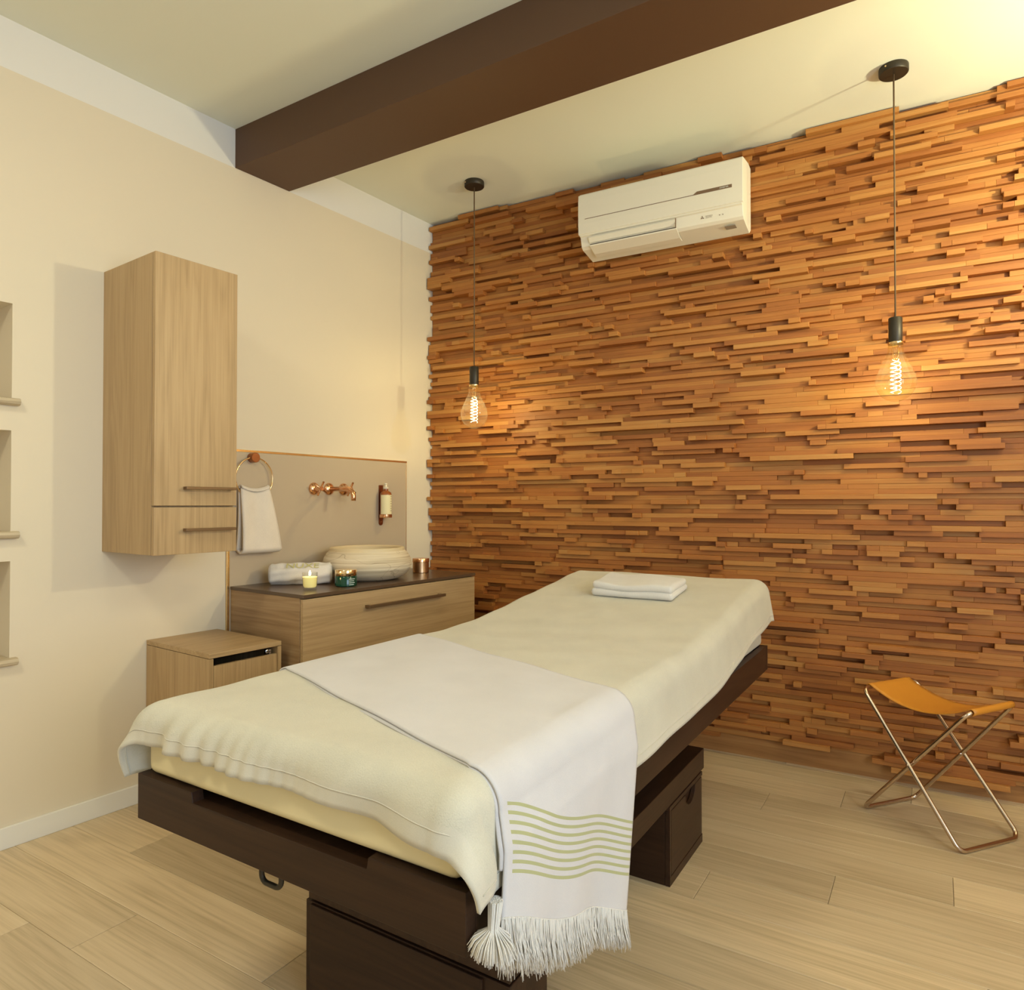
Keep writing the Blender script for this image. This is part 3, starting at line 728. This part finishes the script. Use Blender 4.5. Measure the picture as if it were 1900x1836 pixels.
# ------------------------------------------------------------------ air conditioner on the feature wall
def ws(px, py, off):                                     # along-wall distance and height at a given stand-off
    p = on(px, py, (-math.sin(WA), math.cos(WA), 0), Vector((-math.sin(WA), math.cos(WA), 0)).dot(WO)-off); return (p-WO).dot(WD), p.z
OFF = 0.255
sL, zT = ws(1073, 362, OFF); sR, zT2 = ws(1378, 289, OFF)
zTop = (zT+zT2)/2; ac = (sL+sR)/2; hwid = (sR-sL)/2
o = WO+WD*ac; zbot = ws(1376, 398, OFF)[1]; zmid = (ws(1075, 436, OFF)[1]+ws(1376, 375, OFF)[1])/2
t = thing('air_conditioner', (o.x, o.y, zbot), 'white wall-mounted air conditioner unit high on the teak wall', 'air conditioner', WA)
hT, hM = zTop-zbot, zmid-zbot
yb, yf_ = -0.055, -OFF
prof = [(yb, -0.0), (yb, hT+0.030), (yb-0.05, hT+0.034), (yf_+0.03, hT+0.012), (yf_+0.006, hT), (yf_+0.006, hM-0.004), (yf_+0.016, hM-0.006), (yf_+0.030, 0.006), (yf_+0.045, -0.004), (yb-0.03, -0.022), ]
bod = prism('housing', prof, 0, -hwid+0.004, hwid-0.004, PLASTIC, t, 0.002)
fp = prism('front_panel', [(yf_+0.010, hM), (yf_, hM+0.004), (yf_-0.003, hM+0.05), (yf_-0.003, hT-0.04), (yf_, hT-0.006), (yf_+0.010, hT)], 0, -hwid, hwid, PLASTIC, t, 0.0015)
zl = ws(1089, 406, OFF)[1]-zbot
box('groove', (-hwid+0.035, yf_-0.0040, zl-0.0015), (hwid-0.20, yf_-0.0028, zl+0.0010), ACDARK, fp)
st = prism('stripe', [(hwid-0.215, zl-0.0018), (hwid-0.045, zl-0.0018), (hwid-0.045, zl+0.012), (hwid-0.195, zl+0.012)], 1, yf_-0.0042, yf_-0.0028, ACDARK, fp)
MX = lambda x, y, z: Matrix.Translation((x, y, z)) @ Matrix.Rotation(R(90), 4, 'X')
text('stripe_lettering', 'INVERTER', 0.0085, PRINT, st, MX(hwid-0.078, yf_-0.0044, zl+0.005), 0.0002)
# outlet flap on the left two thirds, plain cover on the right
sd = hwid*2*0.64-hwid-0.02
slope = (0.030-0.016)/(hM-0.012)
def lowf(z): return yf_+0.016+(hM-0.006-z)*slope
box('flap_seam', (sd, lowf(0.0)-0.0235, 0.004), (sd+0.003, lowf(hM)-0.0005, hM-0.008), ACDARK, bod)
fl_ = prism('air_flap', [(lowf(0.055)-0.006, hM-0.012), (lowf(0.055)-0.009, hM-0.02), (lowf(0.012)-0.010, 0.018), (lowf(0.012)-0.004, 0.016)], 0, -hwid+0.050, sd-0.002, PLASTIC, t, 0.0008)
prism('air_slot', [(yf_+0.026, 0.014), (yf_+0.023, 0.006), (yf_+0.05, -0.006), (yf_+0.11, -0.014), (yf_+0.11, -0.009)], 0, -hwid+0.050, sd-0.002, ACSHADE, t)
prism('lower_flap', [(yf_+0.016, 0.006), (yf_+0.018, 0.001), (yf_+0.075, -0.020), (yf_+0.110, -0.024), (yf_+0.110, -0.020), (yf_+0.07, -0.014)], 0, -hwid+0.052, sd+0.004, PLASTIC, t, 0.0008)
lz = hM*0.52; ly = lowf(lz)-0.0012
Rl = Matrix.Rotation(-math.atan(slope), 4, 'X')
lgx = sd+(hwid-sd)*0.40
bm = bmesh.new()
for k in range(3):                                         # three-lozenge emblem
    a = R(90+120*k); L_ = 0.0075; wv = 0.0036
    ctr = Vector((math.cos(a), math.sin(a)))*L_*0.55; tn = Vector((-math.sin(a), math.cos(a)))
    rd = Vector((math.cos(a), math.sin(a)))
    bm.faces.new([bm.verts.new((v.x, v.y, 0)) for v in (Vector((0, 0)), ctr+tn*wv*0.75, rd*L_*1.15, ctr-tn*wv*0.75)])
me = bmend(bm, 'emblem'); me.transform(Matrix.Translation((lgx, ly-0.0008, lz)) @ Matrix.Rotation(R(90)+math.atan(slope), 4, 'X'))
put('emblem', me, ACDARK, bod)
MT = Matrix.Translation((lgx+0.030, ly-0.0008, lz)) @ Matrix.Rotation(R(90)+math.atan(slope), 4, 'X')
text('lettering', 'MITSUBISHI\nELECTRIC', 0.0062, ACGREY, bod, MT, 0.0001)
for k in range(2):
    for m_ in range(2):
        me = lathe('indicator', [(0, 0), (0.0022-0.0008*m_, 0), (0.0018-0.0008*m_, 0.0006), (0, 0.0006)], 12, ACDARK, bod, (lgx+0.075+0.014*k, ly, lz-0.002+0.009*m_), (R(90), 0, 0))
box('rating_label', (hwid-0.09, yf_+0.06, -0.0215+0.008), (hwid-0.045, yf_+0.10, -0.0205+0.006), ACGREY, bod)

# ------------------------------------------------------------------ treatment bed
BA = R(3.748); BC = (-0.995, 1.823)                       # heading, centre in the bed's own axes
cx, cy = BC[0]*math.cos(BA)-BC[1]*math.sin(BA), BC[0]*math.sin(BA)+BC[1]*math.cos(BA)
bed = thing('treatment_bed', (cx, cy, 0), 'dark wood treatment bed with a cream mattress and raised head end', 'bed', BA)
def L3(r, l, z): return (r-BC[0], l-BC[1], z)
def bbox(name, r0, r1, l0, l1, z0, z1, mat, par=None, bev=0.0015, seg=2, smooth=False):
    return box(name, L3(r0, l0, z0), L3(r1, l1, z1), mat, par or bed, bev, seg, smooth)
FR0, FR1, FL0, FL1, FZ0, FZ1 = -1.415, -0.580, 0.807, 2.840, 0.500, 0.593
def fr(px, py):
    n = (-math.sin(BA), math.cos(BA), 0); p = on(px, py, n, FL0); return p.x*math.cos(BA)+p.y*math.sin(BA)
n0, n1 = fr(355, 1475), fr(683, 1600)
pts = [(FR0, FZ0), (FR1, FZ0), (FR1, FZ1), (n1, FZ1), (n1-0.004, FZ1-0.020), (n0+0.004, FZ1-0.020), (n0, FZ1), (FR0, FZ1)]
prism('end_board', [(a-BC[0], b) for a, b in pts], 1, FL0-BC[1], FL0+0.025-BC[1], DARKX, bed, 0.0012)
bbox('end_board', FR0, FR1, FL1-0.025, FL1, FZ0, FZ1, DARKX)
bbox('side_board', FR0, FR0+0.025, FL0+0.0255, FL1-0.0255, FZ0, FZ1, DARKW)
bbox('side_board', FR1-0.025, FR1, FL0+0.0255, FL1-0.0255, FZ0, FZ1, DARKW)
bbox('deck', FR0+0.0255, FR1-0.0255, FL0+0.0255, FL1-0.0255, FZ0+0.012, FZ1-0.022, DARKW)
# base: lift column, ring of rails, two pedestals
BR0, BR1, BL0, BL1 = -1.242, -0.695, 1.109, 2.367
bbox('lift_column', -1.12, -0.80, 1.30, 2.20, 0.311, FZ0+0.012, BLACK)
rail = bbox('base_rail', BR0, BR1, BL0, BL1, 0.243, 0.311, DARKW)
fped = bbox('pedestal', BR0-0.008, BR1, BL0, 1.255, 0.0, 0.238, DARKX)
bbox('drawer_front', BR0+0.010, BR1-0.060, BL0-0.006, BL0, 0.02, 0.234, DARKX, fped)
rped = bbox('pedestal', BR0, BR1-0.016, 2.015, 2.348, 0.0, 0.238, DARKX)
# pull-out front with a half-round finger cut
RL0, RL1 = 2.030, 2.340; cm, cr_ = 2.215, 0.052
pts = [(RL0, 0.030), (RL1, 0.030), (RL1, 0.222)] + [(cm+cr_*math.cos(a), 0.222-cr_*0.85*math.sin(a)) for a in [math.pi*k/10 for k in range(11)]] + [(RL0, 0.222)]
prism('drawer_front', [(a-BC[1], b) for a, b in pts], 0, BR1-0.013-BC[0], BR1-BC[0], DARKW, rped, 0.0008)
bbox('drawer_frame', BR1-0.015, BR1, 2.015, 2.348, 0.0, 0.027, DARKW, rped, 0.0006)
bbox('drawer_frame', BR1-0.015, BR1, 2.015, 2.348, 0.225, 0.238, DARKW, rped, 0.0006)
bbox('drawer_frame', BR1-0.015, BR1, 2.015, 2.027, 0.0275, 0.2245, DARKW, rped, 0.0006)
lp = [L3(-1.072, 0.845, 0.502), L3(-1.072, 0.845, 0.452), L3(-1.018, 0.845, 0.452), L3(-1.018, 0.845, 0.502)]
tube('release_loop', roundpath(lp, 0.014), 0.0050, LAMPBLK, bed, 8)
# mattress parts
bbox('mattress', FR0+0.018, FR1-0.018, FL0+0.008, 1.985, 0.5935, 0.722, MATTR, None, 0.020, 5, True)
bbox('mattress_base', FR0+0.018, FR1-0.018, 1.990, FL1-0.012, 0.5935, 0.648, HEM, None, 0.018, 4, True)
HK = 0.132
def ztop(l):
    e = l-1.95; return 0.735 + (HK*(e+math.sqrt(e*e+0.006))/2 - HK*(math.sqrt((0.80-1.95)**2+0.006)-1.15)/2)
hm = boxm('head_mattress', (-0.398, 0, -0.072), (0.398, 0.845, 0.0), 0.026, 4)
put('head_mattress', hm, MATTR, bed, L3((FR0+FR1)/2, 1.995, 0.725), (math.atan(HK), 0, 0), True)

# blanket over the whole bed
TR0, TR1, TL0, TL1 = FR0+0.046, FR1-0.040, FL0+0.036, FL1-0.045     # flat top, before the rounded edge
RAD = 0.045
DF, DS, DB = 0.098, 0.178, 0.085
blk = thing('blanket', bed.location, 'cream terry blanket spread over the treatment bed', 'blanket', BA)
def drape(p, q, extra=0.0):
    """cloth point p across, q along (in bed axes, cloth laid flat)"""
    ep = p-TR1 if p > TR1 else (p-TR0 if p < TR0 else 0.0); eq = q-TL1 if q > TL1 else (q-TL0 if q < TL0 else 0.0)
    bp, bq = min(max(p, TR0), TR1), min(max(q, TL0), TL1)
    z = ztop(bq)+extra; e = math.hypot(ep, eq); eq = eq*(1+0.20*min(1, max(0, (p+0.74)/0.20))) if eq < 0 else eq; e4 = (ep**4+eq**4)**0.25
    zz = 0.0010*math.sin(p*23+q*17)+0.0012*math.sin(p*11-q*31)
    if e < 1e-6: return [bp, bq, z+zz]
    ux, uy = ep/e, eq/e; e = e4; rad = RAD+extra; qa = math.pi/2*0.94
    if e < rad*qa: out, dn = rad*math.sin(e/rad), rad*(1-math.cos(e/rad))
    else:
        s = e-rad*qa; out = rad*math.sin(qa)+s*math.cos(qa); dn = rad*(1-math.cos(qa))+s*math.sin(qa)
    both = min(abs(ep), abs(eq))
    out += 0.38*both*(1.0 if ep < 0 else 0.35)
    # soft folds: at the foot end they fan out from the corner
    k = min(1.0, max(0.0, (e-0.015)/0.08))
    if eq < 0:
        g = math.exp(-((p-TR0)/0.30)**2)
        out += k*(0.0075*g*math.sin((p-TR0)*58+9*(p-TR0)**2*20+e*14)+0.0060*math.sin((p)*31+e*22+1.0)+0.004*math.sin(p*13-e*30))
    if ep > 0: out += k*(0.003*math.sin(q*9+1.0)+0.0015*math.sin(q*21+e*12))
    if ep < 0 and eq >= 0: out += k*0.006*math.sin(q*12)
    return [bp+ux*out, bq+uy*out, z-dn+zz*(1-k)]
P0, P1, Q0, Q1 = TR0-DS, TR1+DS, TL0-DF, TL1+DB
NU, NV = 150, 230
HB = 0.030
def bl(u, v):
    p, q = P0+(P1-P0)*u, Q0+(Q1-Q0)*v
    return L3(*drape(p, q))
bo = grid('blanket_cloth', bl, NU, NV, [TERRY, HEM], blk, 0.006,
     matfn=lambda u, v: 1 if (v*(Q1-Q0) < HB or u*(P1-P0) < HB or (1-u)*(P1-P0) < HB) else 0)
# stitched hem line round the foot end and the visible side
def seam(f, n): return [f(k/n) for k in range(n+1)]
def lift(c, d=0.0072):
    return c
pts = seam(lambda u: Vector(L3(*drape(P0+0.002+(P1-P0-0.004)*u, Q0+HB)))+Vector((0, -0.0066, 0)), 120)
tube('hem_seam', pts, 0.0010, HEM, blk, 5)
pts = seam(lambda u: Vector(L3(*drape(P1-0.022, Q0+0.02+(Q1-Q0-0.04)*u)))+Vector((0.0066, 0, 0)), 120)
tube('hem_seam', pts, 0.0010, HEM, blk, 5)

# striped throw laid askew across the bed
thr = thing('striped_throw', bed.location, 'white fringed throw with olive stripes draped across the foot of the bed', 'throw', BA)
EX = 0.009
NEARL, NEARR, FARL, FARR = 1.150, 0.862, 1.668, 1.392
TOPR, LEFR = TR1, TR0
def thz(t): return 0.537 + (0.340-0.537)*t + 0.010*math.sin(t*9+1.0)*(1-t)
rads = RAD+EX+0.002
arc = rads*math.pi/2
def throw(u, v, extra=0.0):
    """u across the bed 0..1 (left hang, top, right hang to the hem), v near edge..far edge"""
    ll = NEARL+(FARL-NEARL)*v; lr = NEARR+(FARR-NEARR)*v
    if u < 0.06:
        k = 1-u/0.06; r = LEFR-rads*math.sin(min(1, k)*math.pi/2); l = ll+0.02*k; z = 0.735+EX-rads*(1-math.cos(k*math.pi/2))
        return [r, l, z+extra, 9.0]
    if u < 0.55:
        k = (u-0.06)/0.49; r = LEFR+(TOPR-LEFR)*k; l = ll+(lr+0.012-ll)*k
        z = ztop(l)+EX+extra+0.0016*math.sin(r*19+v*6)+0.0012*math.sin(l*27+r*5)
        return [r, l, z, 9.0]
    k = (u-0.55)/0.45; zh = thz(v); zt_ = ztop(1.1)+EX
    tot = arc + (zt_-rads-zh); s = k*tot
    l0 = lr+0.012*(1-k)
    if s < arc:
        a = s/rads; r = TOPR+(rads+extra)*math.sin(a); z = zt_-rads*(1-math.cos(a))
    else:
        r = TOPR+rads+extra+min(1, (s-arc)/0.05)*0.012; z = zt_-rads-(s-arc)
    hk = max(0.0, (s-arc)/max(1e-4, tot-arc))
    dn = max(0.0, s-arc)
    l = l0 - dn*(0.10+0.20*v)
    r += hk*(0.007*math.sin(v*7.5-0.3)+0.0045*math.sin(v*15)) + 0.007*hk
    return [r, l, z, tot-s]
def thp(u, v):
    a = throw(u, v); return L3(a[0], a[1], a[2])
def thuv(u, v): return (v, throw(u, v)[3])
grid('throw_cloth', thp, 140, 60, THROW, thr, 0.0035, uvfn=thuv)
# second layer of the folded throw just under it, peeping out at the near edge
def thp2(u, v):
    a = throw(min(u, 0.86), v*0.9+0.004); 
    return L3(a[0]-0.004*(1 if u > 0.55 else 0), a[1]-0.006+0.004*math.sin(u*14), a[2]-0.0045)
grid('throw_underlayer', thp2, 110, 20, THROW, thr, 0.003, uvfn=lambda u, v: (v, 9.0))
hemp = [Vector(thp(0.996, k/60))+Vector((0.004, 0, 0)) for k in range(61)]
tube('hem_stitch', hemp, 0.0012, FRINGE, thr, 5)
# fringe: loose yarn along the hem and a gathered tassel at the near corner
rf = random.Random(5)
fv, ff = [], []
def strand(p0, dirv, L, cur, rad=0.0010):
    pts = []
    for k in range(5):
        u = k/4; pts.append(Vector(p0)+Vector(dirv)*L*u+Vector(cur)*u*u)
    me = tubem('s', pts, [rad, rad, rad*0.9, rad*0.8, rad*0.4], 4); n = len(fv)
    fv.extend([v.co.copy() for v in me.vertices]); ff.extend([tuple(i+n for i in p.vertices) for p in me.polygons]); bpy.data.meshes.remove(me)
for k in range(1300):
    v = rf.random(); p = Vector(thp(1.0, v))
    L = 0.060+0.018*(1-v)*rf.random()+0.010*rf.random()
    strand(p+Vector((0.002+rf.uniform(-0.002, 0.003), 0, 0.004)), (rf.uniform(-0.05, 0.10), rf.uniform(-0.10, 0.10)-0.05, -1), L, (rf.uniform(-0.006, 0.012), rf.uniform(-0.012, 0.012), 0.0))
tag(put('fringe', mesh('fringe', fv, ff), FRINGE, thr, smooth=True), kind='stuff')
fv, ff = [], []
def bedpt(px, py, l):
    n = Vector((-math.sin(BA), math.cos(BA), 0)); p = on(px, py, n, l)
    return Vector(L3(p.x*math.cos(BA)+p.y*math.sin(BA), l, p.z))
tt, tk, te = bedpt(920, 1668, 0.845), bedpt(916, 1722, 0.835), bedpt(914, 1788, 0.820)
for k in range(260):
    a = rf.random()*2*math.pi; q_ = math.sqrt(rf.random())
    w0 = Vector((math.cos(a), math.sin(a), 0))*q_
    p0 = tt+w0*0.011; p1 = tk+w0*0.008; p2 = te+Vector((w0.x*0.040, w0.y*0.030, 0.020*q_*q_+rf.uniform(-0.004, 0.004)))
    pts = [p0, p0.lerp(p1, 0.5), p1, p1.lerp(p2, 0.5)+w0*0.006, p2]
    me = tubem('s', pts, [0.0011]*3+[0.001, 0.0005], 4); n = len(fv)
    fv.extend([v.co.copy() for v in me.vertices]); ff.extend([tuple(i+n for i in p.vertices) for p in me.polygons]); bpy.data.meshes.remove(me)
tag(put('tassel', mesh('tassel', fv, ff), FRINGE, thr, smooth=True), kind='stuff')

# folded white towel on the head end
def bedz(px, py, l0=2.5):
    z = 0.80
    for _ in range(6):
        p = onz(px, py, z); l = -p.x*math.sin(BA)+p.y*math.cos(BA); z = ztop(l)+0.006
    return p.x*math.cos(BA)+p.y*math.sin(BA), l, z
r0, l0, z0 = bedz(1098, 1108); r1, l1, z1 = bedz(1245, 1118)
ha = math.atan2(l1-l0, r1-r0); TW, TD = math.hypot(r1-r0, l1-l0)+0.01, 0.195
fx, fy_ = (r0+r1)/2-math.sin(ha)*TD/2, (l0+l1)/2+math.cos(ha)*TD/2
fz = ztop(fy_)+0.0068
wx = fx*math.cos(BA)-fy_*math.sin(BA); wyy = fx*math.sin(BA)+fy_*math.cos(BA)
ft = thing('folded_towel', (wx, wyy, fz), 'folded white towel lying on the raised head end', 'towel', BA+ha)
ft.rotation_euler = (math.atan(HK)*0.97, 0, BA+ha)
def lay(k, n, top, th, sh):
    bm = bmesh.new(); bmesh.ops.create_cube(bm, size=1.0)
    for v in bm.verts: v.co = Vector((v.co.x*(TW-0.006*k), v.co.y*(TD-0.008*k)+sh, top-th/2+v.co.z*th))
    bmesh.ops.bevel(bm, geom=bm.edges[:], offset=th*0.46, segments=4, affect='EDGES', profile=0.5)
    bmesh.ops.subdivide_edges(bm, edges=[e for e in bm.edges if e.calc_length() > 0.05], cuts=14, use_grid_fill=True)
    for v in bm.verts: v.co.z += (0.0045*math.sin(v.co.x*26+v.co.y*9)+0.003*math.sin(v.co.y*33+v.co.x*11+1))*(v.co.z/0.05)
    return put('towel_fold', bmend(bm, 'towel_fold'), TOWELW, ft, smooth=True)
lay(0, 3, 0.028, 0.027, 0.0); lay(1, 3, 0.053, 0.029, 0.003)

# ------------------------------------------------------------------ folding stool
sc_ = Vector((-0.205, 2.910, 0)); st = thing('folding_stool', sc_, 'folding stool with an orange leather sling seat and metal tube legs', 'stool')
def S(v): return Vector(v)-sc_
TRD = 0.0075
A1, B1, C1, D1 = Vector((-0.4365, 2.862, 0.463)), Vector((-0.128, 2.700, TRD)), Vector((0.032, 2.942, TRD)), Vector((-0.293, 3.124, 0.463))
A2, B2, C2, D2 = Vector((-0.112, 2.698, 0.463)), Vector((-0.452, 2.872, TRD)), Vector((-0.284, 3.122, TRD)), Vector((0.030, 2.952, 0.463))
def inset(P, k):
    c = (P[0]+P[1]+P[2]+P[3])/4; ax_ = ((P[3]-P[0])+(P[2]-P[1])).normalized(); return [P[0]+ax_*k, P[1]+ax_*k, P[2]-ax_*k, P[3]-ax_*k]
f1 = [S(p) for p in inset([A1, B1, C1, D1], 0.0)]; f2 = [S(p) for p in inset([A2, B2, C2, D2], 0.017)]
tube('leg_frame', roundpath(f1, 0.030, True, 7), TRD, STEEL, st, 12, True)
tube('leg_frame', roundpath(f2, 0.030, True, 7), TRD, STEEL, st, 12, True)
# pivots where the frames cross
for k in (0, 1):
    p = (f1[0].lerp(f1[1], 0.5) + f2[0].lerp(f2[1], 0.5))/2 if k == 0 else (f1[3].lerp(f1[2], 0.5)+f2[3].lerp(f2[2], 0.5))/2
    axd = (f1[3]-f1[0]).normalized()
    tube('pivot', [p-axd*0.018, p+axd*0.018], 0.0045, STEEL, st, 10)
EL, ER = (f1[0], f1[3]), (f2[0], f2[3])
fn = [(EL[0].lerp(EL[1], 0.115)), (EL[0].lerp(EL[1], 0.885)), (ER[0].lerp(ER[1], 0.06)), (ER[0].lerp(ER[1], 0.94))]
acr = ((fn[2]+fn[3])/2-(fn[0]+fn[1])/2).normalized(); upv = Vector((0, 0, 1))
def sling(u, v):
    a = fn[0].lerp(fn[1], v); b = fn[2].lerp(fn[3], v); rw = TRD+0.0015
    if u < 0.16:
        th = R(-100)+(u/0.16)*R(190-12); th = R(250)-(u/0.16)*R(165)
        return a + acr*(rw*math.cos(th)) + upv*(rw*math.sin(th))
    if u > 0.84:
        th = R(95)-((u-0.84)/0.16)*R(165)
        return b + acr*(rw*math.cos(th)) + upv*(rw*math.sin(th))
    k = (u-0.16)/0.68; p = a.lerp(b, k) + acr*(rw*(math.cos(R(85))*(1-k)+math.cos(R(95))*k))
    sag = 0.052*(1-(2*k-1)**2)
    return p + upv*(rw-sag)
grid('sling_seat', sling, 44, 10, LEATHER, st, 0.0028)
